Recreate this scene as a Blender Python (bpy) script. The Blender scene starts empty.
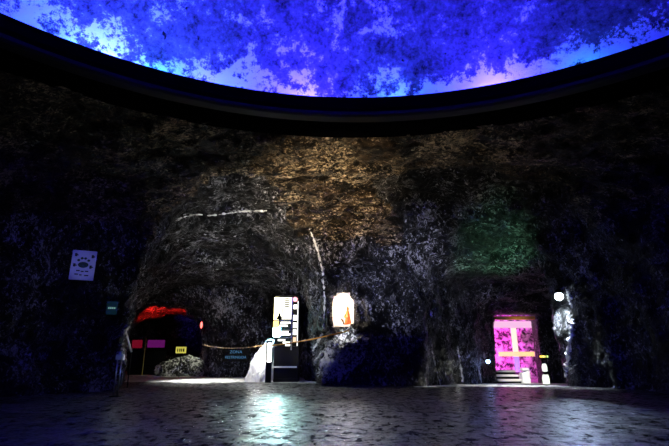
import bpy, bmesh, math, random
import numpy as np
from mathutils import Vector, Matrix
from mathutils.bvhtree import BVHTree
random.seed(7)
S = bpy.context.scene
COL = S.collection
PI = math.pi

# ------------------------------------------------------------------ camera
F = 450.0; TILT = 16.0; EYE = 1.0
cT, sT = math.cos(math.radians(TILT)), math.sin(math.radians(TILT))
cam = bpy.data.objects.new('camera', bpy.data.cameras.new('camera'))
COL.objects.link(cam); S.camera = cam
cam.data.lens = 36 * F / 669; cam.data.sensor_width = 36
cam.location = (0, 0, EYE); cam.rotation_euler = (math.radians(90 + TILT), 0, 0)
cam.data.clip_end = 200

def ray(px, py):
    u, v = px - 334.5, 223 - py
    return Vector((u, F * cT - v * sT, F * sT + v * cT))
def P(px, py, D):
    """world point seen at a photo pixel, D metres ahead"""
    r = ray(px, py); r = r * (D / r.y)
    return Vector((r.x, D, EYE + r.z))

# ------------------------------------------------------------------ helpers
def link(o, parent=None):
    COL.objects.link(o)
    if parent: o.parent = parent
    return o
def tag(o, label, cat, group=None):
    o['label'] = label; o['category'] = cat
    if group: o['group'] = group
    return o
def thing(name, loc, label, cat, group=None, rotz=0):
    o = bpy.data.objects.new(name, None); o.empty_display_size = .1
    o.location = loc; o.rotation_euler = (0, 0, rotz)
    link(o); return tag(o, label, cat, group)
def obj(name, bm, mat, parent=None, smooth=False):
    me = bpy.data.meshes.new(name); bm.to_mesh(me); bm.free()
    if mat: me.materials.append(mat)
    if smooth: me.shade_smooth()
    return link(bpy.data.objects.new(name, me), parent)
def struct(o): o['kind'] = 'structure'; return o
def box(bm, lo, hi, bev=0):
    lo, hi = Vector(lo), Vector(hi)
    r = bmesh.ops.create_cube(bm, size=1)
    for v in r['verts']:
        v.co = Vector(((lo[i] + hi[i]) / 2 + v.co[i] * (hi[i] - lo[i]) for i in range(3)))
    if bev:
        es = list({e for v in r['verts'] for e in v.link_edges})
        bmesh.ops.bevel(bm, geom=es, offset=bev, segments=2, affect='EDGES')
    return bm
def B(lo, hi, bev=0): return box(bmesh.new(), lo, hi, bev)
def tube(bm, pts, rads, seg=8):
    pts = [Vector(p) for p in pts]
    if not hasattr(rads, '__len__'): rads = [rads] * len(pts)
    rings = []
    for i, p in enumerate(pts):
        d = (pts[min(i + 1, len(pts) - 1)] - pts[max(i - 1, 0)]).normalized()
        a = d.orthogonal().normalized() if abs(d.z) > .95 else d.cross(Vector((0, 0, 1))).normalized()
        b = d.cross(a)
        rings.append([bm.verts.new(p + (a * math.cos(t) + b * math.sin(t)) * rads[i])
                      for t in [2 * PI * k / seg for k in range(seg)]])
    for r0, r1 in zip(rings, rings[1:]):
        for k in range(seg):
            bm.faces.new((r0[k], r0[(k + 1) % seg], r1[(k + 1) % seg], r1[k]))
    bm.faces.new(rings[0][::-1]); bm.faces.new(rings[-1])
    return bm
def lathe(bm, prof, seg=20, c=(0, 0, 0), flip=False):
    c = Vector(c); rings = []
    for r, z in prof:
        rings.append([bm.verts.new(c + Vector((r * math.cos(t), r * math.sin(t), z)))
                      for t in [2 * PI * k / seg for k in range(seg)]])
    for r0, r1 in zip(rings, rings[1:]):
        for k in range(seg):
            f = (r0[k], r0[(k + 1) % seg], r1[(k + 1) % seg], r1[k])
            bm.faces.new(f[::-1] if flip else f)
    return bm

# ------------------------------------------------------------------ materials
def mat(name, col=(.5, .5, .5), rough=.5, metal=0, emit=None, es=0, spec=.5):
    m = bpy.data.materials.new(name); m.use_nodes = True
    nt = m.node_tree; b = nt.nodes['Principled BSDF']
    b.inputs['Base Color'].default_value = (*col, 1)
    b.inputs['Roughness'].default_value = rough
    b.inputs['Metallic'].default_value = metal
    b.inputs['Specular IOR Level'].default_value = spec
    if emit:
        b.inputs['Emission Color'].default_value = (*emit, 1)
        b.inputs['Emission Strength'].default_value = es
    else:   # slight procedural wear
        n = nt.nodes.new('ShaderNodeTexNoise'); n.inputs['Scale'].default_value = 18
        n.inputs['Detail'].default_value = 5
        mx = nt.nodes.new('ShaderNodeMix'); mx.data_type = 'RGBA'
        mx.inputs[6].default_value = (*[c * .75 for c in col], 1)
        mx.inputs[7].default_value = (*[min(1, c * 1.12) for c in col], 1)
        nt.links.new(n.outputs['Fac'], mx.inputs[0]); nt.links.new(mx.outputs[2], b.inputs['Base Color'])
    return m
class NT:
    def __init__(s, name):
        s.m = bpy.data.materials.new(name); s.m.use_nodes = True
        s.t = s.m.node_tree; s.b = s.t.nodes['Principled BSDF']
    def n(s, kind, **kw):
        x = s.t.nodes.new('ShaderNode' + kind)
        for k, v in kw.items():
            if hasattr(x, k) and not k[0].isupper(): setattr(x, k, v)
            else: x.inputs[k.replace('_', ' ')].default_value = v
        return x
    def l(s, a, b): s.t.links.new(a, b)
    def coords(s, scale=(1, 1, 1), rot=(0, 0, 0)):
        g = s.n('NewGeometry'); mp = s.n('Mapping')
        mp.inputs['Scale'].default_value = scale; mp.inputs['Rotation'].default_value = rot
        s.l(g.outputs['Position'], mp.inputs['Vector']); return mp.outputs[0]
    def ramp(s, inp, stops):
        r = s.n('ValToRGB'); e = r.color_ramp.elements
        while len(e) < len(stops): e.new(.5)
        for i, (p, c) in enumerate(stops):
            e[i].position = p
            if not hasattr(c, '__len__'): c = (c, c, c)
            e[i].color = (*c, 1)
        s.l(inp, r.inputs[0]); return r.outputs[0]
    def math(s, op, a, b=None):
        x = s.n('Math', operation=op)
        for i, v in enumerate((a, b)):
            if v is None: continue
            if isinstance(v, (int, float)): x.inputs[i].default_value = v
            else: s.l(v, x.inputs[i])
        return x.outputs[0]
    def mix(s, f, a, b):
        x = s.n('Mix', data_type='RGBA')
        for i, v in ((0, f), (6, a), (7, b)):
            if hasattr(v, 'links'): s.l(v, x.inputs[i])
            elif i == 0: x.inputs[0].default_value = v
            else: x.inputs[i].default_value = (*v, 1)
        return x.outputs[2]
    def noise(s, vec, scale, detail=6, rough=.6, dist=0):
        x = s.n('TexNoise', Scale=scale, Detail=detail, Roughness=rough, Distortion=dist)
        s.l(vec, x.inputs['Vector']); return x.outputs['Fac']
    def bump(s, h, strength, dist, nrm=None):
        x = s.n('Bump', Strength=strength, Distance=dist); s.l(h, x.inputs['Height'])
        if nrm: s.l(nrm, x.inputs['Normal'])
        return x.outputs[0]

def rock_material(name, streak, dark, mid, salt, amount=.62, tint=(1, 1, 1)):
    """halite cave rock: black shale with crushed grey patches and white salt flecks, streaky along `streak`"""
    k = NT(name)
    v = k.coords(streak); iso = k.coords((1, 1, 1))
    big = k.noise(iso, .7, 4, .6)
    n1 = k.noise(v, 2.4, 9, .72, .7)
    n2 = k.noise(v, 11, 7, .8, .6)
    vor = k.n('TexVoronoi', Scale=6.0, feature='DISTANCE_TO_EDGE')
    k.l(v, vor.inputs['Vector'])
    base = k.mix(k.ramp(n1, [(.46, 0), (.62, 1)]), dark, mid)
    comb = k.math('ADD', k.math('MULTIPLY', n2, .62), k.math('ADD', k.math('MULTIPLY', n1, .28), k.math('MULTIPLY', big, .22)))
    fl = k.ramp(comb, [(amount, 0), (amount + .035, 1)])
    ridge = k.math('ABSOLUTE', k.math('SUBTRACT', n1, .5))
    vein = k.math('MULTIPLY', k.ramp(ridge, [(.0, 1), (.018, 0)]), k.ramp(k.noise(iso, 1.7, 3), [(.52, 0), (.62, 1)]))
    c = k.mix(k.math('MAXIMUM', fl, k.math('MULTIPLY', vein, .55)), base, salt)
    if tint != (1, 1, 1):
        pass
    k.l(c, k.b.inputs['Base Color'])
    k.b.inputs['Roughness'].default_value = .36
    k.b.inputs['Specular IOR Level'].default_value = .45
    h = k.math('ADD', k.math('MULTIPLY', n1, 1.0), k.math('ADD', k.math('MULTIPLY', n2, .55), k.math('MULTIPLY', vor.outputs['Distance'], .5)))
    k.l(k.bump(h, 1.0, .38), k.b.inputs['Normal'])
    return k.m

SALT = (.62, .62, .66)
M = {}
M['rock'] = rock_material('crushed shale wall', (1.2, 1.2, .8), (.003, .003, .004), (.022, .022, .026), SALT, .595)
M['vault'] = rock_material('scraped vault rock', (.55, 2.6, .6), (.002, .002, .0025), (.022, .020, .017), SALT, .605)
M['roof'] = rock_material('brown banded roof rock', (.8, 1.5, 1.6), (.004, .003, .002), (.085, .055, .028), (.85, .68, .45), .60)  # warm light on the roof is put into the brown colour

def salt_material():
    k = NT('white crystalline salt'); v = k.coords()
    n = k.noise(v, 5.5, 9, .75, .8)
    c = k.mix(k.ramp(n, [(.47, 0), (.55, 1)]), (.02, .02, .022), (.82, .82, .80))
    k.l(c, k.b.inputs['Base Color']); k.b.inputs['Roughness'].default_value = .5
    k.l(k.bump(n, 1, .15), k.b.inputs['Normal']); return k.m
M['salt'] = salt_material()
M['outcrop'] = rock_material('crystalline outcrop rock', (1, 1, 1), (.003, .003, .004), (.02, .02, .024), (.9, .9, .9), .545)
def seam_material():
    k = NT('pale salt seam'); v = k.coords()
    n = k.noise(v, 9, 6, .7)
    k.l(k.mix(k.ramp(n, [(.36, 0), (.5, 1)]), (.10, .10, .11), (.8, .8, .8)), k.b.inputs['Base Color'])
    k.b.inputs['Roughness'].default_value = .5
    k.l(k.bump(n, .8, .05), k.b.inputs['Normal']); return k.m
M['seam'] = seam_material()  # shared by real salt seams and painted lit rock edges
def floor_material():
    k = NT('trodden salt floor, worn glossy'); v = k.coords(); vs = k.coords((.6, 1.6, 1))
    n1 = k.noise(v, .55, 6, .65); n2 = k.noise(vs, 5, 8, .7, .4); n3 = k.noise(v, 30, 4, .6)
    s = k.math('ADD', k.math('MULTIPLY', n1, .5), k.math('MULTIPLY', n2, .5))
    c = k.mix(k.ramp(s, [(.45, 0), (.57, 1)]), (.006, .006, .007), (.12, .12, .125))
    crack = k.ramp(n2, [(.30, 0), (.40, 1)])
    c = k.mix(crack, (.006, .006, .008), c)
    k.l(c, k.b.inputs['Base Color'])
    k.l(k.ramp(n2, [(.35, .34), (.65, .24)]), k.b.inputs['Roughness'])
    cr = k.noise(k.coords((1, .6, 1)), 6.5, 9, .76, .6)
    k.l(k.ramp(cr, [(.45, .0), (.54, .8)]), k.b.inputs['Specular IOR Level'])
    h = k.math('ADD', k.math('MULTIPLY', n2, 1), k.math('MULTIPLY', n3, .25))
    k.l(k.bump(h, 1, .13), k.b.inputs['Normal']); return k.m
M['floor'] = floor_material()
def painted_lit_floor():
    k = NT('pale salt dusted floor'); v = k.coords()
    n = k.noise(v, 4, 8, .7)
    k.l(k.mix(k.ramp(n, [(.40, 0), (.52, 1)]), (.12, .12, .12), (.75, .75, .73)), k.b.inputs['Base Color'])
    k.b.inputs['Roughness'].default_value = .7
    k.l(k.bump(n, .5, .03), k.b.inputs['Normal']); return k.m
M['painted_lit_floor'] = painted_lit_floor()  # bright light on the tunnel floors is put into this paler colour
def dome_material():
    k = NT('plastered dome with salt bloom and soot'); v = k.coords()
    n1 = k.noise(v, .55, 5, .6); n2 = k.noise(v, 2.2, 8, .68, .3); n3 = k.noise(v, 9, 8, .8)
    vor = k.n('TexVoronoi', Scale=1.9, feature='SMOOTH_F1'); k.l(v, vor.inputs['Vector'])
    s = k.math('ADD', k.math('MULTIPLY', n1, .34), k.math('ADD', k.math('MULTIPLY', n2, .36), k.math('MULTIPLY', n3, .34)))
    # salt blotches, thickened low down to paint the cove light's bright band
    g = k.n('NewGeometry'); sp = k.n('SeparateXYZ'); k.l(g.outputs['Position'], sp.inputs[0])
    low = k.n('MapRange'); k.l(sp.outputs['Z'], low.inputs[0])
    low.inputs[1].default_value = 6.9; low.inputs[2].default_value = 7.8; low.inputs[3].default_value = .088; low.inputs[4].default_value = -.035
    bl = k.ramp(k.math('ADD', s, low.outputs[0]), [(.535, 0), (.565, 1)])
    base = k.mix(k.ramp(k.math('ADD', k.math('MULTIPLY', n2, .5), k.math('MULTIPLY', n3, .5)), [(.38, 0), (.60, 1)]), (.010, .010, .012), (.25, .22, .26))
    c = k.mix(bl, base, (.9, .88, .9))
    soot = k.ramp(k.noise(v, 1.5, 5, .62), [(.24, 1), (.34, 0)])
    soot = k.math('MAXIMUM', soot, k.ramp(k.noise(k.coords((1, 1, 1), (0, 0, 1)), 4.2, 3, .5), [(.25, 1), (.29, 0)]))
    c = k.mix(soot, c, (.008, .008, .010))
    k.l(c, k.b.inputs['Base Color']); k.b.inputs['Roughness'].default_value = .85
    k.b.inputs['Specular IOR Level'].default_value = .1
    k.l(k.bump(k.math('ADD', n2, n3), .6, .08), k.b.inputs['Normal']); return k.m
M['dome'] = dome_material()
M['ring'] = mat('near black painted ring', (.002, .002, .0025), .8, spec=0)
M['ring_edge'] = mat('worn ring moulding', (.012, .012, .014), .6, spec=.2)
M['black'] = mat('black metal', (.004, .004, .004), .5, spec=.15)
M['steel'] = mat('brushed steel', (.5, .52, .5), .3, .9)
M['white'] = mat('white painted metal', (.8, .8, .8), .4)
M['orange'] = mat('orange rope', (1, .42, .06), .6)
def em(name, c, s): return mat(name, (.02, .02, .02), .5, 0, c, s)

# ------------------------------------------------------------------ cave air volume -> rock surface
DC = Vector((.62, 1.9, 0)); DR = 7.35; ZR = 6.55         # dome opening
# fit the opening circle to the rim seen in the photo
pts = []
for px, py in ((0, 13), (80, 45), (167, 71), (270, 92), (370, 97), (501, 83), (600, 60), (669, 33)):
    r = ray(px, py); r = r * ((ZR - EYE) / r.z); pts.append((r.x, r.y))
A = np.array([[2 * x, 2 * y, 1] for x, y in pts]); bb = np.array([x * x + y * y for x, y in pts])
sol = np.linalg.lstsq(A, bb, rcond=None)[0]
DC = Vector((sol[0], sol[1], 0)); DR = math.sqrt(sol[2] + sol[0] ** 2 + sol[1] ** 2)
print('dome', tuple(DC), DR)

rng = np.random.RandomState(3)
LAT = rng.rand(64, 64, 64).astype(np.float32)
def vnoise(p, scale, off=0):
    q = p * scale + off
    i = np.floor(q).astype(np.int64); f = (q - i).astype(np.float32); f = f * f * (3 - 2 * f); i &= 63
    j = (i + 1) & 63
    x0, y0, z0 = i.T; x1, y1, z1 = j.T; fx, fy, fz = f.T
    def L(a, b, t): return a + (b - a) * t
    return L(L(L(LAT[x0, y0, z0], LAT[x1, y0, z0], fx), L(LAT[x0, y1, z0], LAT[x1, y1, z0], fx), fy),
             L(L(LAT[x0, y0, z1], LAT[x1, y0, z1], fx), L(LAT[x0, y1, z1], LAT[x1, y1, z1], fx), fy), fz) * 2 - 1
def ridged(p, scale, off): return 1 - 2 * np.abs(vnoise(p, scale, off))
def sstep(a, b, x):
    t = np.clip((x - a) / (b - a), 0, 1); return t * t * (3 - 2 * t)
def smin(a, b, k):
    h = np.clip(.5 + .5 * (b - a) / k, 0, 1); return b + (a - b) * h - k * h * (1 - h)
def smax(a, b, k): return -smin(-a, -b, k)

TL = [ # left alcove: Y, x left, x right, top
 (11.0, -5.0, .3, 6.1), (11.6, -5.15, .2, 6.0), (13.2, -6.2, .3, 6.6), (14.2, -6.6, .25, 6.2), (15.3, -7.1, -.3, 5.5), (17.0, -7.7, -.95, 4.6), (19.6, -8.7, -1.2, 3.9)]
TLI = [ # left inner tunnel
 (17.0, -8.1, -4.6, 3.3), (19.5, -9.2, -5.15, 3.05), (25.5, -11.9, -6.9, 2.95)]
TR = [ # right tunnel
 (11.2, 1.5, 9.0, 6.5), (13.4, 1.8, 8.4, 7.0), (14.3, 2.4, 7.65, 6.4), (15.2, 2.85, 7.3, 5.1), (16.0, 3.3, 8.2, 4.3), (17.2, 4.2, 9.1, 3.9), (18.0, 5.2, 9.5, 3.6), (19.7, 6.4, 10.0, 3.0)]
def tun(p, T, pw=3.0, flare=0):
    x, y, z = p.T; T = np.array(T)
    xl = np.interp(y, T[:, 0], T[:, 1]); xr = np.interp(y, T[:, 0], T[:, 2]); h = np.interp(y, T[:, 0], T[:, 3])
    if flare: xl = xl - flare * sstep(16.2, 13.8, y) * sstep(1.8, 5.2, z)
    w = (xr - xl) / 2; c = (xl + xr) / 2
    a = np.abs((x - c) / w); b = np.abs(np.maximum(z, 0) / h)
    if flare: pw = pw + 2.5 * sstep(14.5, 15.6, y)
    r = (a ** pw + b ** pw) ** (1 / pw)
    d = (r - 1) * np.minimum(w, h) * .9
    d = np.maximum(d, T[0, 0] - y); d = smax(d, y - T[-1, 0], .4)
    return d
def sbox(p, lo, hi):
    c = (np.array(lo) + np.array(hi)) / 2; h = (np.array(hi) - np.array(lo)) / 2
    q = np.abs(p - c) - h
    return np.linalg.norm(np.maximum(q, 0), axis=1) + np.minimum(q.max(1), 0)
HC = (.7, 3.5); HR = 11.5
def field(p):
    x, y, z = p.T
    r = np.hypot(x - HC[0], y - HC[1])
    rd = np.hypot(x - DC.x, y - DC.y)
    ang = np.arctan2(x - HC[0], y - HC[1])
    zt = ZR + .15 - .85 * sstep(DR + 1.2, DR + 5.4, rd)
    hall = smax(r - HR, z - zt, 1.4)
    hall = np.maximum(hall, -.7 - z)
    f = hall
    f = smin(f, tun(p, TL, 2.7), .14)
    f = smin(f, tun(p, TLI, 3.6), .35)
    f = smin(f, tun(p, TR, 3.0, 2.0), .15)
    # side recesses along the right tunnel leave ribs between them
    f = smin(f, sbox(p, (3.3, 15.1, -.7), (5.0, 15.75, 2.6)), .25)
    f = smin(f, sbox(p, (4.1, 16.5, -.7), (5.7, 17.2, 2.3)), .25)
    f = np.maximum(f, -.72 - z)
    near = np.abs(f) < 1.1
    q = p[near]; n = np.zeros(len(p), np.float32)
    st = np.array([1, 1, 1.])
    m = .26 * vnoise(q, .38, 5) + .15 * ridged(q, .85, 11) + .10 * ridged(q * np.array([.7, 1.3, 1.3]), 1.9, 23)
    m += .085 * ridged(q, 3.4, 31)
    intu = np.minimum(np.minimum(tun(q, TL, 2.7), tun(q, TR, 3.0, 2.0)), tun(q, TLI, 3.6)) < .45
    wob = q + .25 * np.stack([0 * q[:, 0], vnoise(q, .9, 61), 0 * q[:, 0]], 1)
    m = np.where(intu, m * .7 + .13 * ridged(wob * np.array([.22, 1.2, .22]), 1.25, 71), m)
    n[near] = m
    keep = sbox(p, (-.25, 14.2, 1.7), (.8, 16.2, 3.0))          # cut stone round the niche stays calm
    f = f + n * np.clip(.25 + keep * 1.2, .25, 1)
    # dressed openings: wall niche and the doorway of the lit chamber
    nic = sbox(p, (-.03, 13.6, 1.86), (.58, 15.75, 2.66))
    nic = np.minimum(nic, np.maximum(np.hypot(x - .275, z - 2.56) - .305, sbox(p, (-.03, 13.6, 1.9), (.58, 15.75, 3.0))))
    f = np.minimum(f, nic)
    f = np.minimum(f, sbox(p, (6.75, 18.9, -.7), (8.6, 20.4, 2.55)))
    f = np.minimum(f, sbox(p, (6.6, 20.2, -.7), (10.9, 23.3, 2.95)))
    return np.maximum(f, -.72 - z)

V = .11
lo = np.array([-13.4, -8.6, -.9]); hi = np.array([12.8, 26.2, 7.3])
N = np.ceil((hi - lo) / V).astype(int) + 1
ax = [lo[i] + V * np.arange(N[i]) for i in range(3)]
G = np.empty(N, np.float32)
Yg, Zg = np.meshgrid(ax[1], ax[2], indexing='ij')
for i0 in range(0, N[0], 24):
    xs = ax[0][i0:i0 + 24]
    pp = np.stack(np.meshgrid(xs, ax[1], ax[2], indexing='ij'), -1).reshape(-1, 3)
    G[i0:i0 + 24] = field(pp).reshape(len(xs), N[1], N[2])
# surface nets
ins = G < 0
cs = [ins[a:N[0] - 1 + a, b:N[1] - 1 + b, c:N[2] - 1 + c] for a in (0, 1) for b in (0, 1) for c in (0, 1)]
cnt = sum(c.astype(np.int8) for c in cs)
cell = (cnt > 0) & (cnt < 8)
idx = -np.ones(cell.shape, np.int64); ci = np.argwhere(cell); idx[cell] = np.arange(len(ci))
acc = np.zeros((len(ci), 3)); num = np.zeros(len(ci))
corners = [(a, b, c) for a in (0, 1) for b in (0, 1) for c in (0, 1)]
for A0 in corners:
    for d in range(3):
        if A0[d]: continue
        B0 = list(A0); B0[d] = 1
        g0 = G[tuple((ci + A0).T)]; g1 = G[tuple((ci + B0).T)]
        m = (g0 < 0) != (g1 < 0)
        t = np.where(m, g0 / np.where(m, g0 - g1, 1), 0)
        q = np.tile(np.array(A0, float), (len(ci), 1)); q[:, d] += t
        acc[m] += q[m]; num[m] += 1
VT = lo + V * (ci + acc / num[:, None])
faces = []
for d in range(3):
    e = [slice(None)] * 3; e2 = [slice(None)] * 3
    e[d] = slice(0, -1); e2[d] = slice(1, None)
    a, b = ins[tuple(e)], ins[tuple(e2)]
    ed = np.argwhere(a != b); fl = a[tuple(ed.T)]
    u, w = (d + 1) % 3, (d + 2) % 3
    ok = (ed[:, u] > 0) & (ed[:, w] > 0) & (ed[:, u] < N[u] - 1) & (ed[:, w] < N[w] - 1)
    ed, fl = ed[ok], fl[ok]
    def off(du, dw):
        k = ed.copy(); k[:, u] -= du; k[:, w] -= dw; return idx[tuple(k.T)]
    q = np.stack([off(1, 1), off(0, 1), off(0, 0), off(1, 0)], 1)
    q[fl] = q[fl][:, ::-1]
    faces.append(q)
faces = np.concatenate(faces)
# fine chipping of the surface
eps = .05
gr = np.stack([field(VT + np.eye(3)[i] * eps) - field(VT - np.eye(3)[i] * eps) for i in range(3)], 1)
gr /= np.maximum(np.linalg.norm(gr, axis=1, keepdims=True), 1e-6)
calm = np.clip(sbox(VT, (-.1, 14.4, 1.8), (.65, 16, 2.95)) * 4, 0, 1) * np.clip(sbox(VT, (6.7, 19.2, -.7), (8.75, 20.5, 2.6)) * 4, .15, 1)
VT = VT - gr * ((.07 * ridged(VT, 6.3, 3) + .02 * vnoise(VT, 12.5, 9)) * calm)[:, None]
FC = VT[faces].mean(1)
rdF = np.hypot(FC[:, 0] - DC.x, FC[:, 1] - DC.y)
keep = ~((rdF < DR + .25) & (FC[:, 2] > 5.6)) & (FC[:, 2] > -.55)
faces, FC = faces[keep], FC[keep]
BVH = BVHTree.FromPolygons([tuple(v) for v in VT], [tuple(int(i) for i in f) for f in faces])
print('rock', len(VT), len(faces))
def hit(px, py, back=0.0):
    r = ray(px, py).normalized(); o = Vector((0, 0, EYE))
    h, n, i, d = BVH.ray_cast(o, r)
    if h is None: return P(px, py, 15), Vector((0, -1, 0))
    if n.dot(r) > 0: n = -n
    return h - r * back, n

v0 = VT[faces[:, 0]]; nrm = np.cross(VT[faces[:, 2]] - v0, VT[faces[:, 3]] - VT[faces[:, 1]])
nrm /= np.maximum(np.linalg.norm(nrm, axis=1, keepdims=True), 1e-9)
down = np.abs(np.array([g[2] for g in gr])[faces].mean(1))
hallr = np.hypot(FC[:, 0] - HC[0], FC[:, 1] - HC[1])
inch = (FC[:, 1] > 19.75) & (FC[:, 0] > 5)
tlv = np.minimum(tun(FC, TL, 2.7), tun(FC, TLI, 3.6)); trv = tun(FC, TR, 3.0, 2.0)
rdq = np.hypot(FC[:, 0] - DC.x, FC[:, 1] - DC.y)
hv = smax(hallr - HR, FC[:, 2] - (ZR + .15 - .85 * sstep(DR + 1.2, DR + 5.4, rdq)), 1.4)
intun = np.minimum(tlv, trv) < hv - .05
tl = (FC[:, 0] < -.3) & (FC[:, 1] > 13.6); tr = (FC[:, 0] > 1.6) & (FC[:, 1] > 13.4)
roof = (FC[:, 2] + .5 * vnoise(FC, 1.1, 40) > 4.6) & ~(intun & (FC[:, 1] > 13))
reg = np.full(len(faces), 0)
reg[roof] = 1
reg[~roof & (FC[:, 0] < -5.3) & ~tl] = 2
reg[~roof & (FC[:, 0] > 7.2) & ~tr] = 3
reg[~roof & (FC[:, 1] < -2)] = 4
reg[tl & ~roof] = 5
reg[tl & ~roof & (FC[:, 2] > 3.3)] = 9
reg[tr & ~roof & (FC[:, 2] > 3.3) & intun] = 10
reg[tr & ~roof & (reg != 10)] = 6
reg[tr & (FC[:, 1] > 20.15)] = 7
nicd = np.minimum(sbox(FC, (-.03, 13.6, 1.86), (.58, 15.75, 2.72)), np.hypot(FC[:, 0] - .275, np.maximum(FC[:, 2] - 2.62, 0)) - .305)
frontness = np.array(gr[:, 1])[faces].mean(1)
reg[(nicd < .09) & (FC[:, 1] > 14.5) & (FC[:, 2] < 3.05) & (FC[:, 2] > 1.7) & ((FC[:, 1] > 15.55) | (np.abs(frontness) < .6))] = 8
names = {0: 'wall_back', 1: 'ceiling', 2: 'wall_left', 3: 'wall_right', 4: 'wall_front', 5: 'wall_left_tunnel', 6: 'wall_right_tunnel', 7: 'wall_chamber', 8: 'wall_niche', 9: 'ceiling_left_tunnel', 10: 'ceiling_right_tunnel'}
def chamber_material():
    k = NT('rough chamber plaster with salt'); v = k.coords()
    n = k.noise(v, 4.0, 6, .66, .4)
    k.l(k.mix(k.ramp(n, [(.43, 0), (.56, 1)]), (.05, .04, .05), (.9, .9, .9)), k.b.inputs['Base Color'])
    k.b.inputs['Roughness'].default_value = .8
    k.l(k.bump(n, .8, .1), k.b.inputs['Normal']); return k.m
M['chamber'] = chamber_material()
M['niche'] = mat('whitewashed niche stone', (.8, .76, .70), .8)  # niche glow partly put into the colour, far paler than the rock
for k_, nm in names.items():
    sel = reg == k_
    if not sel.any(): continue
    ff = faces[sel]; u, inv = np.unique(ff, return_inverse=True); inv = inv.reshape(ff.shape)
    me = bpy.data.meshes.new(nm)
    me.from_pydata(VT[u].tolist(), [], inv.tolist())
    ms = [M['niche']] if k_ == 8 else [M['roof']] if k_ == 1 else [M['chamber']] if k_ == 7 else [M['rock'], M['vault']]
    for m_ in ms: me.materials.append(m_)
    if len(ms) > 1:
        mi = (down[sel] > .5).astype(np.int32)
        me.polygons.foreach_set('material_index', mi)
    me.shade_smooth(); me.update()
    struct(link(bpy.data.objects.new(nm, me)))

# floor: flat in the hall, ramp falling gently into the right tunnel
def floor_z(x, y):
    return -.045 * max(0, min(y, 20.2) - 14.35) * min(1, max(0, (x - 1.5) / 1.2))
bm = bmesh.new(); nx, ny = 80, 120; g = []
for j in range(ny + 1):
    for i in range(nx + 1):
        x = -13.5 + 26.5 * i / nx; y = -8.6 + 35 * j / ny
        g.append(bm.verts.new((x, y, floor_z(x, y))))
for j in range(ny):
    for i in range(nx):
        a = j * (nx + 1) + i
        bm.faces.new((g[a], g[a + 1], g[a + nx + 2], g[a + nx + 1]))
parts = {'floor': bm, 'floor_left_tunnel': bm.copy(), 'floor_right_tunnel': bm.copy()}
def fpart(f):
    c = f.calc_center_median()
    if c.x > 2.5 and c.y > 14.4 + .25 * math.sin(c.x * 2): return 'floor_right_tunnel'
    if c.x < -.6 and c.y > 16.3 + .3 * math.sin(c.x * 1.7): return 'floor_left_tunnel'
    return 'floor'
for nm, b_ in parts.items():
    bmesh.ops.delete(b_, geom=[f for f in b_.faces if fpart(f) != nm], context='FACES')
    struct(obj(nm, b_, M['floor'] if nm == 'floor' else M['painted_lit_floor'], smooth=True))

# dome with its black ring
bm = bmesh.new(); prof = []
R0 = DR + .75; Hd = 4.4
for i in range(41):
    t = i / 40 * PI / 2; prof.append((max(.01, R0 * math.cos(t)), ZR + .1 + Hd * math.sin(t)))
lathe(bm, prof, 128, DC, True)
struct(obj('ceiling_dome', bm, M['dome'], smooth=True))
bm = bmesh.new()
lathe(bm, [(DR + .80, ZR + .2), (DR + .78, ZR), (DR + .7, ZR - .28), (DR + .12, ZR - .28), (DR + .06, ZR), (DR, ZR + .0), (DR - .0, ZR - .1), (DR + .03, ZR - .24), (DR + .10, ZR - .30)], 160, DC, True)
struct(obj('trim_1', bm, M['ring']))
bm = bmesh.new()
lathe(bm, [(DR + .10, ZR - .30), (DR + .09, ZR - .38), (DR + .16, ZR - .41), (DR + .38, ZR - .42)], 160, DC, True)
struct(obj('trim_2', bm, M['ring_edge']))
bm = bmesh.new()
lathe(bm, [(DR + .38, ZR - .42), (DR + .46, ZR - .40), (DR + .9, ZR - .35), (DR + 1.6, ZR - .2), (DR + 2.1, ZR + .4)], 160, DC, True)
struct(obj('trim_3', bm, M['ring']))

# ------------------------------------------------------------------ lights
def point(name, loc, col, w, r=.05):
    d = bpy.data.lights.new(name, 'POINT'); d.color = col; d.energy = w; d.shadow_soft_size = r
    o = link(bpy.data.objects.new(name, d)); o.location = loc; return o
def spot(name, loc, tgt, col, w, ang, blend=.6, r=.06):
    d = bpy.data.lights.new(name, 'SPOT'); d.color = col; d.energy = w; d.shadow_soft_size = r
    d.spot_size = math.radians(ang); d.spot_blend = blend
    o = link(bpy.data.objects.new(name, d)); o.location = loc
    o.rotation_euler = (Vector(tgt) - Vector(loc)).to_track_quat('-Z', 'Y').to_euler(); return o
BLUE = (.030, .020, 1.0)
for i in range(26):
    a = 2 * PI * (i + .5) / 26
    dx, dy = math.sin(a), math.cos(a)
    point('cove_light', (DC.x + dx * (DR + .42), DC.y + dy * (DR + .42), ZR - .12), BLUE, 1150, .08)
def on_rim(px, py):
    r = ray(px, py); r = r * ((ZR - EYE) / r.z); a = math.atan2(r.x - DC.x, r.y - DC.y)
    return (DC.x + math.sin(a) * (DR + .5), DC.y + math.cos(a) * (DR + .5), ZR - .05)
for px, py, w in ((22, 22, 14), (85, 46, 34), (110, 55, 40), (150, 67, 34), (178, 76, 24), (228, 86, 12), (395, 96, 45), (425, 94, 24), (583, 66, 16)):
    point('cyan_cove_light', on_rim(px, py), (0, .55, 1), w, .1)

exec_lights = True
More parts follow.
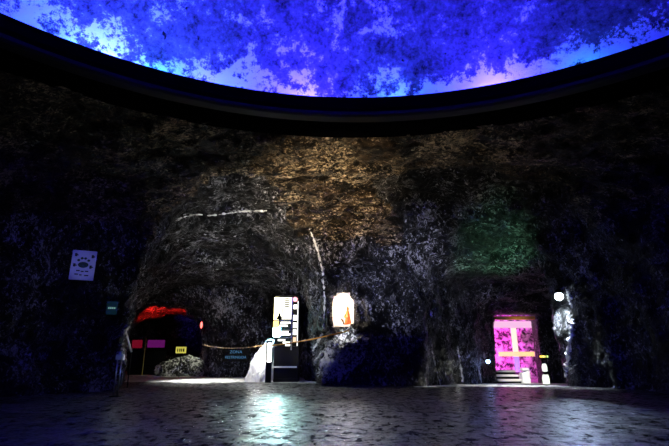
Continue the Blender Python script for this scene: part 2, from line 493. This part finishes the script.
# warm spot on the roof between the two arches
spot('roof_spotlight', (1.2, 4.5, .6), P(330, 195, 12.8), (1, .78, .5), 9500, 32, 1)
spot('roof_spotlight', (-1, 5, .6), P(420, 200, 12.5), (1, .86, .66), 900, 42, 1)
spot('arch_spotlight', (-1.5, 7, .5), P(250, 235, 14.5), (1, .97, .9), 3300, 42, 1)
spot('pillar_spotlight', (-1.5, 6.5, .5), P(395, 270, 14.5), (.7, .74, 1), 5500, 28, 1)
spot('wall_spotlight', (-2, 5.5, .6), P(80, 240, 12.8), (.45, .5, 1), 130, 40, 1)
spot('green_arch_spotlight', (5.2, 14.9, .5), (5.6, 15.7, 4.2), (.3, 1, .5), 1000, 52, 1)

# ------------------------------------------------------------------ niche
nl = Vector((.27, 15.3, 2.80))
point('niche_lamp', nl, (1, .80, .58), 32, .05)
point('niche_lamp', (.27, 15.05, 2.2), (1, .86, .72), 12, .05)
spot('outcrop_fill_spot', (.75, 14.0, 3.1), (.38, 14.75, 1.55), (.95, .95, 1), 900, 26, 1)  # unseen spot added to brighten the outcrop in place of niche spill
spot('niche_streak_spot', (.27, 14.6, 2.6), (.13, 7.5, 0), (.85, .88, 1), 330, 26, 1)  # extra spot at the niche mouth, added for the floor streak
st = thing('statuette', (.44, 15.25, 1.87), 'small orange robed statuette standing in the glowing wall niche', 'statuette')
m = mat('orange glaze', (.9, .12, .01), .5)
obj('robe', lathe(bmesh.new(), [(.001, 0), (.12, 0), (.115, .05), (.085, .22), (.07, .36), (.05, .44), (.02, .47), (.001, .47)], 20), m, st, True)
obj('head', lathe(bmesh.new(), [(.001, .45), (.03, .46), (.045, .50), (.04, .55), (.02, .6), (.001, .62)], 16), m, st, True)
bm = bmesh.new(); tube(bm, [(-.06, -.03, .34), (-.12, -.06, .24), (-.04, -.10, .22)], [.028, .024, .02])
obj('arm', bm, m, st, True)
st2 = thing('figurine', (.30, 15.1, 1.87), 'little dark bird-like figurine left of the orange statuette in the niche', 'figurine')
bm = bmesh.new(); tube(bm, [(.0, 0, 0), (0, 0, .05), (-.02, 0, .11), (-.07, 0, .17), (-.10, 0, .20)], [.035, .02, .035, .025, .006])
obj('body', bm, mat('dark bronze', (.05, .04, .03), .4, .6), st2, True)

# ------------------------------------------------------------------ salt formations
def blob(name, c, sc, mt, label, cat, seed, amp=.3, sub=5, shear=(0, 0)):
    bm = bmesh.new(); bmesh.ops.create_icosphere(bm, subdivisions=sub, radius=1)
    A_ = np.array([v.co[:] for v in bm.verts])
    n = .5 * ridged(A_ * np.array([1, 1, .8]), 1.6, seed) + .42 * ridged(A_, 4.4, seed + 7) + .34 * ridged(A_, 9.7, seed + 3) + .1 * vnoise(A_, 17, seed)
    A_ = A_ * (1 + amp * n)[:, None] * np.array(sc)
    A_[:, 0] += A_[:, 2] * shear[0]; A_[:, 1] += A_[:, 2] * shear[1]
    for v, q in zip(bm.verts, A_): v.co = q
    o = obj(name, bm, mt, smooth=False); o.location = c
    return tag(o, label, cat)
blob('rock_outcrop', P(343, 356, 15.0), (.47, .42, .66), M['outcrop'], 'jagged crystalline rock outcrop sprawling below the glowing niche', 'rock', 5, .55, 6, (.45, .1))
blob('salt_mound', P(258, 380, 16.95), (.38, .3, 1.05), mat('clean white salt', (.85, .85, .83), .6), 'bright white salt mound piled against the left side of the display cabinet', 'salt mound', 15, .38, 5, (.32, 0))

def seam(pxs, w, label, jitter=.02, mt=None):
    pts, ws = [], []
    dense = []
    for (a, b) in zip(pxs, pxs[1:]):
        for t in np.linspace(0, 1, 10, endpoint=False): dense.append((a[0] + (b[0] - a[0]) * t, a[1] + (b[1] - a[1]) * t))
    dense.append(pxs[-1])
    for x, y in dense:
        h, n = hit(x + random.uniform(-.7, .7), y + random.uniform(-.6, .6), random.uniform(-.03, .02)); pts.append(h); ws.append(w * random.uniform(.3, 1.2))
    med = sorted(p.y for p in pts)[len(pts) // 2]
    ok = [i for i, p in enumerate(pts) if abs(p.y - med) < .75]
    pts = [pts[i] for i in ok]; ws = [ws[i] for i in ok]
    P2 = [sum((pts[k] for k in range(max(0, i - 1), min(len(pts), i + 2))), Vector()) / len(range(max(0, i - 1), min(len(pts), i + 2))) for i in range(len(pts))]
    o = obj('salt_or_lit_strip', tube(bmesh.new(), P2, ws, 6), mt or M['seam'], smooth=False)  # salt veins, and pale strips that paint lit rock edges
    return tag(o, label, 'salt seam')
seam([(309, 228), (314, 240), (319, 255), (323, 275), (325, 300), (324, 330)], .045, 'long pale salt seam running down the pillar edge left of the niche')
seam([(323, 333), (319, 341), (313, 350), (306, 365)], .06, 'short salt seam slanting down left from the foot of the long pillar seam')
spot('seam_fill_spot', (-1.2, 9, .6), P(320, 290, 14.9), (.95, .97, 1), 1300, 18, 1)  # unseen spots added to brighten the seams
spot('seam_fill_spot', (.9, 10, .9), P(315, 350, 15), (.95, .97, 1), 800, 14, 1)
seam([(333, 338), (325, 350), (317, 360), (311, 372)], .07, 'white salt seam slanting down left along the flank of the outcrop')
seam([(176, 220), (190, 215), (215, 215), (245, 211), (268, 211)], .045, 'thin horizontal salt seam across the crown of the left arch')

# ------------------------------------------------------------------ display cabinet in the left alcove
D = 16.5; c0 = P(273, 380, D); c1 = P(298, 380, D); W = c1.x - c0.x
Z = lambda py, d=D: P(285, py, d).z
cab = thing('display_cabinet', ((c0.x + c1.x) / 2, D, 0), 'tall black display cabinet with glowing shelves and panels standing left of the pillar', 'display cabinet')
cab.location.z = 0
h = W / 2
def X(px): return (P(px, 330, D).x - (c0.x + c1.x) / 2)
obj('plinth', B((-h, 0, 0), (h, .7, .12), .01), M['black'], cab)
obj('body', B((-h, .02, .12), (h, .72, Z(346) - .02), .01), M['black'], cab)
bm = B((-h, .60, Z(346)), (h, .72, Z(296))); box(bm, (h - .02, 0, Z(346)), (h, .6, Z(296))); box(bm, (-h, .0, Z(296)), (h, .72, Z(295))); box(bm, (-h, .3, Z(346)), (-h + .02, .6, Z(296)))
obj('back_panel', bm, M['black'], cab)
WH = em('white panel glow', (1, .98, .90), 4)
obj('side_light', B((X(273.2), .08, Z(320)), (X(278), .14, Z(297))), em('warm yellow tube light', (1, .93, .45), 7), cab)
obj('amber_light', B((X(273), .05, Z(328)), (X(278), .1, Z(321))), em('amber light', (1, .6, .12), 5), cab)
obj('cyan_light', B((X(272.6), .03, Z(337)), (X(280.5), .09, Z(327)), .03), em('cyan light', (.25, .85, 1), 30), cab)
bm = B((X(278), .14, Z(319)), (X(291), .16, Z(297)))
bz = obj('menu_panel', bm, em('cream light panel', (1, .97, .80), 2.2), cab)
bm = bmesh.new()
for i in range(5): box(bm, (X(283.6), .12, Z(299.0 + i * 1.9)), (X(288), .139, Z(298.0 + i * 1.9)))
for i in range(5):
    for j in range(8): box(bm, (X(281 + i * 1.9), .12, Z(309.3 + j * 1.2)), (X(282 + i * 1.9), .139, Z(308.6 + j * 1.2)))
obj('lettering', bm, M['black'], bz)
obj('dark_ornament', lathe(bmesh.new(), [(.001, 0), (.09, 0), (.1, .06), (.05, .14), (.03, .22), (.001, .24)], 12, (X(278.5), .1, Z(319.5))), M['black'], cab, True)
for y, w0 in ((319.8, 273.5), (329.5, 280), (337.2, 276)):
    obj('shelf', B((X(w0), .02, Z(y + .6)), (X(291), .3, Z(y))), M['steel'], cab)
for y, a, b in ((322.5, 280, 290), (325.5, 279, 287), (331.8, 281, 288), (334.2, 280, 290), (340, 278, 285), (342.6, 283, 290), (345, 285.5, 290)):
    obj('light_bar', B((X(a), .1, Z(y + .8)), (X(b), .14, Z(y - .8))), WH, cab)
obj('divider', B((X(291), -.01, Z(350)), (X(292.2), .05, Z(297))), M['steel'], cab)
for i, y in enumerate((304.5, 316, 323.5, 330.5, 338)):
    obj('button_panel', B((X(293), .06, Z(y + 4.2)), (X(296), .1, Z(y - (1 if i else 0)))), WH if i < 4 else em('peach panel', (1, .7, .45), 1.2), cab)
bm = lathe(bmesh.new(), [(.001, 0), (.085, 0), (.085, .03), (.001, .04)], 20)
bm.transform(Matrix.Translation((X(294.3), .08, Z(299.2))) @ Matrix.Rotation(PI / 2, 4, 'X'))
obj('red_lamp', bm, em('pink red lamp', (1, .35, .4), 2.6), cab)
obj('frame_rail', B((X(297), -.01, Z(346)), (X(297.8), .05, Z(301))), em('edge light', (1, 1, .95), 1.6), cab)
obj('tray_rail', B((X(273.5), -.04, Z(367.8)), (X(297.5), .03, Z(366.2))), M['white'], cab)
spot('cabinet_glow', P(284, 300, 16.0), P(290, 384, 15.0), (.85, 1, .97), 170, 80, 1)
pn = thing('glowing_board', (P(270, 350, 16.2).x, 16.15, 0), 'narrow upright glowing white board in a dark frame left of the display cabinet', 'lit board')
x0, x1 = P(267.6, 350, 16.15).x - pn.location.x, P(271.6, 350, 16.15).x - pn.location.x
obj('frame', B((x0 - .05, .0, 0), (x1 + .01, .1, P(270, 341, 16.15).z), .01), M['black'], pn)
obj('panel', B((x0 - .0, -.03, P(270, 362, 16.15).z), (x1, .005, P(270, 343, 16.15).z)), em('white light panel', (1, .98, .95), 5), pn)
point('panel_glow', P(258, 352, 16.2), (1, .99, .95), 45, .1)

spot('cabinet_streak_spot', P(277, 332, 16.2), (-.95, 8, 0), (.6, 1, .95), 650, 22, 1)  # extra spot before the cabinet, added for the cyan floor streak
# rope and chain
def catenary(a, b, sag, n=40):
    a, b = Vector(a), Vector(b); out = []
    for i in range(n + 1):
        t = i / n; p = a.lerp(b, t); p.z -= sag * 4 * t * (1 - t); out.append(p)
    return out
e, _ = hit(350, 331, .15)
rs = P(271, 345.5, 15.9)
tag(obj('rope', tube(bmesh.new(), catenary(rs, Vector(P(349, 330.5, min(14.2, e.y))), .05), .022, 6), M['orange'], smooth=True),
    'orange barrier rope strung from the glowing board across the cabinet to the niche outcrop', 'rope')
bm = bmesh.new(); cp = catenary(P(203, 345, 17.6), P(268, 344, 16.1), .13, 46)
for i, (a, b) in enumerate(zip(cp, cp[1:])):
    d = (b - a); c = (a + b) / 2; u = d.normalized(); s = Vector((0, 0, 1)) if i % 2 else u.cross(Vector((0, 0, 1))).normalized()
    loop = [c + u * math.cos(t) * d.length * .62 + s * math.sin(t) * .016 for t in [2 * PI * k / 10 for k in range(11)]]
    tube(bm, loop, .005, 5)
tag(obj('chain', bm, mat('amber plastic chain', (.45, .28, .12), .5), smooth=True), 'thin sagging amber link chain across the mouth of the left tunnel', 'chain')

# lettering on the rock face of the left alcove
def text(body, size, mt, parent, loc, name='lettering', rot=(PI / 2, 0, 0), sx=1):
    cu = bpy.data.curves.new(name, 'FONT'); cu.body = body; cu.size = size; cu.align_x = 'CENTER'; cu.extrude = .004
    o = bpy.data.objects.new(name, cu); COL.objects.link(o)
    me = bpy.data.meshes.new_from_object(o.evaluated_get(bpy.context.evaluated_depsgraph_get()))
    bpy.data.objects.remove(o); bpy.data.curves.remove(cu)
    me.materials.append(mt); o = link(bpy.data.objects.new(name, me), parent); o.location = loc; o.rotation_euler = rot; o.scale = (sx, 1, 1)
    return o
h1, _ = hit(236, 352, .12)
s = thing('notice_board', h1, 'dark notice board with two lines of blue lettering on the rock below the chain', 'sign')
s.rotation_euler = (0, 0, 0)
k = h1.y / 15
obj('board', B((-.42 * k, 0, -.30 * k), (.42 * k, .03, .12 * k), .008), M['black'], s)
bl = em('blue lit lettering', (.12, .42, .75), .35)
text('ZONA', .125 * k, bl, s, (0, -.012, -.05), sx=1.1); text('RESTRINGIDA', .115 * k, bl, s, (0, -.012, -.20 * k), sx=.95)

# ------------------------------------------------------------------ posters and signs on the left
def frame_from(n):
    n = Vector((n.x, n.y, 0)).normalized(); return math.atan2(n.y, n.x) + PI / 2
h1, n1 = hit(85, 267, .0)
s = thing('paw_notice', h1 + Vector((.18, -.42, -.03)), 'white notice with a green paw emblem and small dark symbols on the left wall', 'sign')
s.rotation_euler = (0, 0, math.radians(24))
kk = h1.y / 480
w, hh = 20.5 * kk / 2 * 1.1, 31 * kk / 2
def paw_mat():
    return mat('printed white card', (.62, .64, .78), .6)
obj('card', B((-w, -.01, -hh), (w, .02, hh), .004), paw_mat(), s)
def disc(bm, x, z, rx, rz, y=-.016):
    vs = [bm.verts.new((x + rx * math.cos(t), y, z + rz * math.sin(t))) for t in [2 * PI * k / 18 for k in range(18)]]
    bm.faces.new(vs); r = bmesh.ops.extrude_face_region(bm, geom=bm.faces[-1:] if False else [bm.faces[len(bm.faces) - 1]] if False else [])
bm = bmesh.new(); u = w
disc(bm, 0, .02 * hh, .44 * u, .20 * hh)
for x, z in ((-.42, .32), (-.16, .46), (.12, .46), (.40, .33)): disc(bm, x * u, z * hh, .12 * u, .085 * hh)
obj('emblem', bm, mat('dark green print', (.01, .05, .025), .6), s)
bm = bmesh.new()
dp = mat('dark print', (.015, .015, .03), .6)
for x, z in ((-.66, .68), (.72, .62), (-.68, -.02), (.66, -.10)):
    b2 = B((x * u - .13 * u, -.018, z * hh - .11 * hh), (x * u + .06 * u, -.0105, z * hh + .11 * hh))
    obj('symbol', box(b2, (x * u + .02 * u, -.0175, z * hh - .05 * hh), (x * u + .16 * u, -.0105, z * hh + .03 * hh)), dp, s)
for x0, x1, z in ((-.5, -.2, -.38), (-.12, .12, -.42), (.22, .5, -.4), (-.6, -.3, -.62), (-.2, .0, -.66), (.2, .55, -.68)):
    obj('lettering', B((x0 * u, -.018, z * hh - .045 * hh), (x1 * u, -.0105, z * hh + .035 * hh)), dp, s)
bm.free()
spot('notice_spotlight', s.location + Vector((1.2, -2.6, -1.1)), s.location, (.7, .8, 1), 26, 16, .5)

h1, n1 = hit(112, 308, .25)
s = thing('exit_sign', h1, 'small dark green sign with pale lettering on the left wall', 'sign')
s.rotation_euler = (0, 0, math.radians(15)); kk = h1.y / 460
obj('board', B((-5 * kk, -.01, -6.5 * kk), (5 * kk, .02, 6.5 * kk), .004), em('dim green backlit board', (.01, .09, .04), .1), s)
bm = bmesh.new()
for i in range(4): box(bm, ((-3.4 + i * 1.8) * kk, -.016, -.9 * kk), ((-2.2 + i * 1.8) * kk, -.011, .8 * kk))
obj('lettering', bm, em('pale green letters', (.3, .6, .42), .5), s)
def small_lamp(px, py, D_, wpx, hpx, c, st_, label, glow=0, gc=None):
    p = P(px, py, D_); kk = D_ / 455
    s = thing('wall_lamp', p, label, 'lamp')
    obj('housing', B((-wpx * .7 * kk, .0, -hpx * .6 * kk), (wpx * .7 * kk, .06, hpx * .6 * kk), .005), M['black'], s)
    bm = bmesh.new(); bmesh.ops.create_uvsphere(bm, u_segments=14, v_segments=10, radius=1)
    for v in bm.verts: v.co = Vector((v.co.x * wpx / 2 * kk, v.co.y * .05 - .01, v.co.z * hpx / 2 * kk))
    obj('lens', bm, em(label[:20], c, st_), s, True)
    if glow: point('lamp_glow', p + Vector((0, -.2, 0)), gc or c, glow, .05)
    return s
small_lamp(127.2, 306, 15, 1.8, 6, (.45, 1, .65), 1.4, 'tiny green-white lamp at the left edge of the left tunnel mouth')
small_lamp(201.5, 325, 18.8, 2.2, 6.5, (1, .12, .10), 4, 'small red lamp on the right side of the left tunnel', 4)
# light boxes deep in the left tunnel
D2 = 21.5; p0 = P(148, 344, D2)
s = thing('light_box', (p0.x, D2, 0), 'low counter with a red and a purple backlit strip in the left tunnel', 'light box')
k2 = D2 / 455
obj('counter', B((-17 * k2, .02, -.02), (17 * k2, .3, P(148, 350, D2).z), .01), M['black'], s)
obj('red_panel', B((-15.5 * k2, -.0, P(148, 348, D2).z), (-6 * k2, .05, P(148, 340, D2).z)), em('red strip', (.35, .005, .03), .35), s)
obj('purple_panel', B((-.5 * k2, -.0, P(148, 347.5, D2).z), (16 * k2, .05, P(148, 340, D2).z)), em('purple strip', (.22, .01, .22), .4), s)
obj('post', tube(bmesh.new(), [(-2 * k2, -.05, 0), (-2 * k2, -.05, P(148, 338, D2).z)], .02), mat('yellow painted post', (.6, .45, .1), .5), s)
p0 = P(181, 350, 19.3)
s = thing('yellow_sign', (p0.x, 19.3, 0), 'small yellow sign with dark print standing in the left tunnel', 'sign'); k2 = 19.3 / 455
obj('board', B((-5 * k2, -.01, p0.z - 3 * k2), (5 * k2, .02, p0.z + 3 * k2), .004), em('yellow lit board', (.75, .68, .1), .75), s)
bm = bmesh.new()
for a, b in ((-3.6, -2.6), (-1.6, -.4), (.2, 1.3), (2.0, 3.4)): box(bm, (a * k2, -.016, p0.z - 1.6 * k2), (b * k2, -.011, p0.z + 1.4 * k2))
obj('lettering', bm, M['black'], s)
obj('leg', tube(bmesh.new(), [(0, 0.03, 0), (0, 0.03, p0.z)], .018), M['black'], s)

# stanchion and handrail on the far left
D3 = 11.2; b = P(115, 397, D3)
s = thing('stanchion', (b.x, D3, 0), 'twin tube steel stanchion with a knobbly top at the left tunnel mouth', 'stanchion')
for dx in (-.045, .05): obj('tube', tube(bmesh.new(), [(dx, 0, 0.02), (dx, 0, .86)], .017, 10), M['steel'], s, True)
obj('base', lathe(bmesh.new(), [(.001, .03), (.06, .03), (.13, .02), (.14, 0), (.001, 0)], 20), M['black'], s, True)
obj('clamp', B((-.09, -.05, .82), (.1, .05, .95), .02), mat('pitted cast metal', (.6, .6, .6), .35, .5), s)
obj('finial', lathe(bmesh.new(), [(.001, 1.03), (.04, 1.02), (.06, .98), (.04, .94), (.06, .93)], 14, (.0, 0, 0)), M['steel'], s, True)
point('stanchion_glow', (b.x + .25, D3 - .6, .75), (.6, .9, .75), 1.2)
s = thing('handrail', (P(128, 340, 14).x, 14, 0), 'short slanted white handrail behind the stanchion', 'handrail')
a0 = P(124.5, 327, 14) - s.location; a1 = P(131.5, 352, 14) - s.location
obj('rail', tube(bmesh.new(), [a0, a1], .03, 8), M['white'], s, True)
obj('post', tube(bmesh.new(), [(a1.x, .0, 0), a1], .018, 8), M['black'], s, True)
obj('post', tube(bmesh.new(), [(a0.x, .0, 0), a0], .018, 8), M['black'], s, True)
point('rail_glow', (s.location.x + .5, 13.4, 1.4), (1, .95, .9), 3)

# left tunnel lights
spot('red_spotlight', (-8.1, 22.0, .9), (-8.1, 21.9, 3), (1, .015, .01), 900, 84, .3)
spot('blue_spotlight', (-8.6, 22.6, 1.9), (-7.4, 24.9, 2.3), (.03, .02, 1), 60, 60, .7)
blob('rubble_bank', P(184, 374, 20.8) + Vector((0, 0, .1)), (1.15, .4, .55), M['outcrop'], 'low bank of pale greenish rubble at the back of the left tunnel', 'rubble', 9, .3, 5)
spot('tunnel_spotlight', P(195, 335, 19.6), P(183, 367, 21), (.95, 1, .72), 90, 70, .8)
spot('tunnel_spotlight', P(200, 300, 18.0), P(205, 381, 17.0), (1, 1, .95), 1100, 72, .9)

# ------------------------------------------------------------------ right tunnel
def lamp(px, py, D_, c, st_, r, w, label, aim=None):
    p = P(px, py, D_)
    s = thing('floodlight', p, label, 'lamp')
    bm = bmesh.new(); bmesh.ops.create_icosphere(bm, subdivisions=3, radius=r)
    obj('bulb', bm, em('glow ' + label[:12], c, st_), s, True)
    bm = lathe(bmesh.new(), [(r * 1.05, r * .75), (r * .95, r * 1.2), (r * .5, r * 1.7), (.001, r * 1.9)], 16); obj('hood', bm, M['black'], s, True)
    obj('bracket', tube(bmesh.new(), [(0, 0, r * 1.8), (.1, .05, r * 2.2), (.3, .12, r * 2.2)], .015, 6), M['black'], s, True)
    if aim: spot('floodlight_beam', p + Vector((0, -.02, -r * 1.4)), aim, c, w, 95, .5)
    else: point('floodlight_glow', p + Vector((-.0, -.12, -r * 1.6)), c, w, .05)
lamp(559, 296.5, 14.5, (.80, .92, 1), 12, .13, 420, 'bright white floodlight on the right wall at the mouth of the right tunnel', Vector((7.35, 15.0, .5)))
spot('floor_streak_spot', P(559, 299, 14.2), (3.9, 8.0, 0), (.55, .72, 1), 700, 30, 1)  # extra spot added by the floodlight for its streak on the floor
point('floodlight_halo', P(559, 300, 14.15), (.8, .92, 1), 2)
seam([(567, 289), (570, 297), (572, 308)], .085, 'lit patch of rock painted white, right of the white floodlight')  # lamplight on the rock put into a pale strip
lamp(488, 361.5, 18.6, (.3, .45, 1), 14, .08, 4, 'blue-white floodlight low on the left of the pink chamber doorway')

# pink chamber with the cross
D4 = 22.0
k4 = D4 / 455
cc = P(516.5, 354, D4)
cr = thing('cross', (cc.x, D4, floor_z(8, 20)), 'glowing golden cross with a blue lower stem in the pink chamber', 'cross')
gz = floor_z(8, 20)
zt, zb, za = P(516, 326, D4).z - gz, P(516, 376, D4).z - gz, cc.z - gz
gold = em('golden light', (1, .62, .22), 1.25)
obj('upright', B((-2.4 * k4, 0, za - .12), (2.4 * k4, .12, zt), .01), em('pale golden light', (1, .72, .55), 1.3), cr)
obj('crossbar', B((-17 * k4, -.02, za - 2.2 * k4), (17.5 * k4, .10, za + 2.2 * k4), .01), gold, cr)
obj('lower_stem', B((-2.2 * k4, 0, .35), (2.2 * k4, .12, za - .12), .01), em('violet blue light', (.35, .30, 1), .9), cr)
obj('foot', B((-4 * k4, -.05, 0), (4 * k4, .2, .36), .01), M['ring_edge'], cr)
MAG = (1, .02, .72)
spot('chamber_light', (7.2, 20.6, 2.3), (7.9, 23.2, 1.2), MAG, 620, 130, 1)
spot('chamber_light', (8.5, 20.7, .1), (7.9, 23.2, 1.2), (1, .12, .85), 420, 120, 1)
st_ = thing('altar_steps', P(511, 383, 19.6), 'short flight of pale stone steps leading up into the pink chamber', 'steps')
st_.location.z = gz
k5 = 19.6 / 458
for i in range(3):
    obj('shaded_riser', B((-11.6 * k5, .28 * i + .06, 0), (10.6 * k5, .28 * i + .32, .17 * (i + 1) - .07)), M['black'], st_)  # shade below each tread is put into the black colour
    obj('tread', B((-12 * k5, .28 * i, .17 * (i + 1) - .08), (11 * k5, .28 * i + .36, .17 * (i + 1)), .012), mat('pale stone', (.7, .68, .64), .6), st_)
sb = thing('stone_block', (P(527, 380, 19.5).x, 19.5, gz), 'bright white stone block right of the altar steps', 'stone block')
bm = B((-3.8 * k5, 0, 0), (3.8 * k5, .4, .52), .03)
for v in bm.verts:
    if v.co.z > .3 and v.co.x < 0: v.co.z -= .1
obj('block', bm, mat('white stone', (.85, .85, .85), .6), sb); bm = B((-3.2 * k5, .02, .5), (3.9 * k5, .36, .62), .03)
obj('cap', bm, mat('white stone cap', (.85, .82, .85), .6), sb)
obj_l = spot('step_fill_spot', (7.3, 17.6, 2.6), P(520, 380, 19.5), (1, .97, .88), 800, 32, 1)  # unseen spot added to whiten the steps and block
# lintel
lt = B((-.84, 0, 0), (.84, .25, .14), .02)
o = obj('lintel', lt, mat('amber stained beam', (.8, .45, .1), .6)); o.location = (7.72, 19.55, P(515, 319.5, 19.55).z); tag(o, 'amber beam over the doorway of the pink chamber', 'lintel')
spot('lintel_light', (7.8, 18.9, 1.9), (7.82, 19.6, 2.6), (1, .75, .3), 12, 80, 1)
pb = thing('header_panel', (7.82, 20.3, P(515, 328, 20.3).z), 'pale pink header panel under the amber beam', 'panel')
obj('board', B((-.86, 0, 0), (.86, .06, P(515, 321, 20.3).z - P(515, 328, 20.3).z)), em('pale pink light', (1, .55, .85), .95), pb)
# little things right of the doorway
for px, py, hh, nm, lb in ((546.5, 383.5, .36, 'lantern', 'lower white glowing block lantern on the floor right of the pink doorway'),):
    pass
s = thing('lantern', (P(546.5, 384, 18.2).x, 18.2, floor_z(8, 18.2)), 'stacked pair of white glowing lanterns right of the pink doorway', 'lantern')
k6 = 18.2 / 458
bm = lathe(bmesh.new(), [(.001, 0), (3.1 * k6, 0), (3.2 * k6, .22), (2.4 * k6, .34), (.001, .34)], 14); obj('lower_shade', bm, em('warm white shade', (.9, 1, .85), 1.3), s, True)
obj('stem', tube(bmesh.new(), [(0, 0, .3), (0, 0, .6)], .04), M['black'], s)
bm = lathe(bmesh.new(), [(.001, .44), (2.3 * k6, .46), (2.5 * k6, .62), (1.6 * k6, .74), (.001, .75)], 14); obj('upper_shade', bm, em('cool white shade', (.9, 1, .9), 1.2), s, True)
s = thing('amber_sign', P(544, 356.5, 18), 'row of tiny amber lights right of the pink doorway', 'lights'); k6 = 18 / 458
obj('back_plate', B((-5 * k6, .02, -2 * k6), (5 * k6, .05, 2 * k6)), M['black'], s)
for x, w_, c_ in ((-3, 1.1, (1, .7, .1)), (-.6, 1.0, (1, .8, .2)), (1.2, .6, (.6, .5, .1)), (3.4, .7, (.5, .8, .2))):
    obj('light', B(((x - w_) * k6, -.0, -1.0 * k6), ((x + w_) * k6, .03, 1.0 * k6)), em('amber dot', c_, 1.6), s)

# right tunnel: lit rock edges painted as pale strips, and unseen lamps
def edge(pxs, w, label): return seam(pxs, w, label)
edge([(573, 318), (572, 334), (569, 350), (567, 368), (565, 385)], .11, 'broad painted lit streak down the right wall of the right tunnel below the floodlight')
edge([(431, 344), (434, 360), (437, 374), (441, 386)], .035, 'thin painted lit edge along the left mouth of the right tunnel')
edge([(430, 311), (431, 317)], .06, 'small painted lit patch high on the left edge of the right tunnel')
edge([(457, 346), (460, 362), (463, 383)], .06, 'broken painted lit streak on the first rib inside the right tunnel')
edge([(478, 366), (481, 383)], .06, 'short painted lit streak on the second rib inside the right tunnel')
spot('edge_spotlight', (5.4, 14.0, 2.6), P(438, 372, 14.6), (1, 1, .85), 420, 16, 1)
spot('edge_spotlight', (5.6, 15.0, 2.6), P(462, 372, 16.8), (1, 1, .88), 300, 18, 1)
spot('recess_spotlight', P(475, 350, 16.9), P(462, 372, 15.6), (.95, 1, .85), 0.1, 60, .8)
point('recess_fill', (4.3, 16.75, .5), (.95, 1, .85), 2)  # unseen glow added to lift the painted strips
point('recess_fill', (3.55, 15.35, .5), (1, 1, .85), .5)
spot('ramp_spotlight', (5.6, 15.9, 3.2), (5.5, 15.6, 0), (1, .98, .88), 520, 50, .6)

# ------------------------------------------------------------------ view
w = bpy.data.worlds.new('world'); S.world = w; w.use_nodes = True
w.node_tree.nodes['Background'].inputs[0].default_value = (0, 0, 0, 1)
S.view_settings.view_transform = 'Standard'; S.view_settings.look = 'None'
S.view_settings.exposure = 0; S.view_settings.gamma = 1
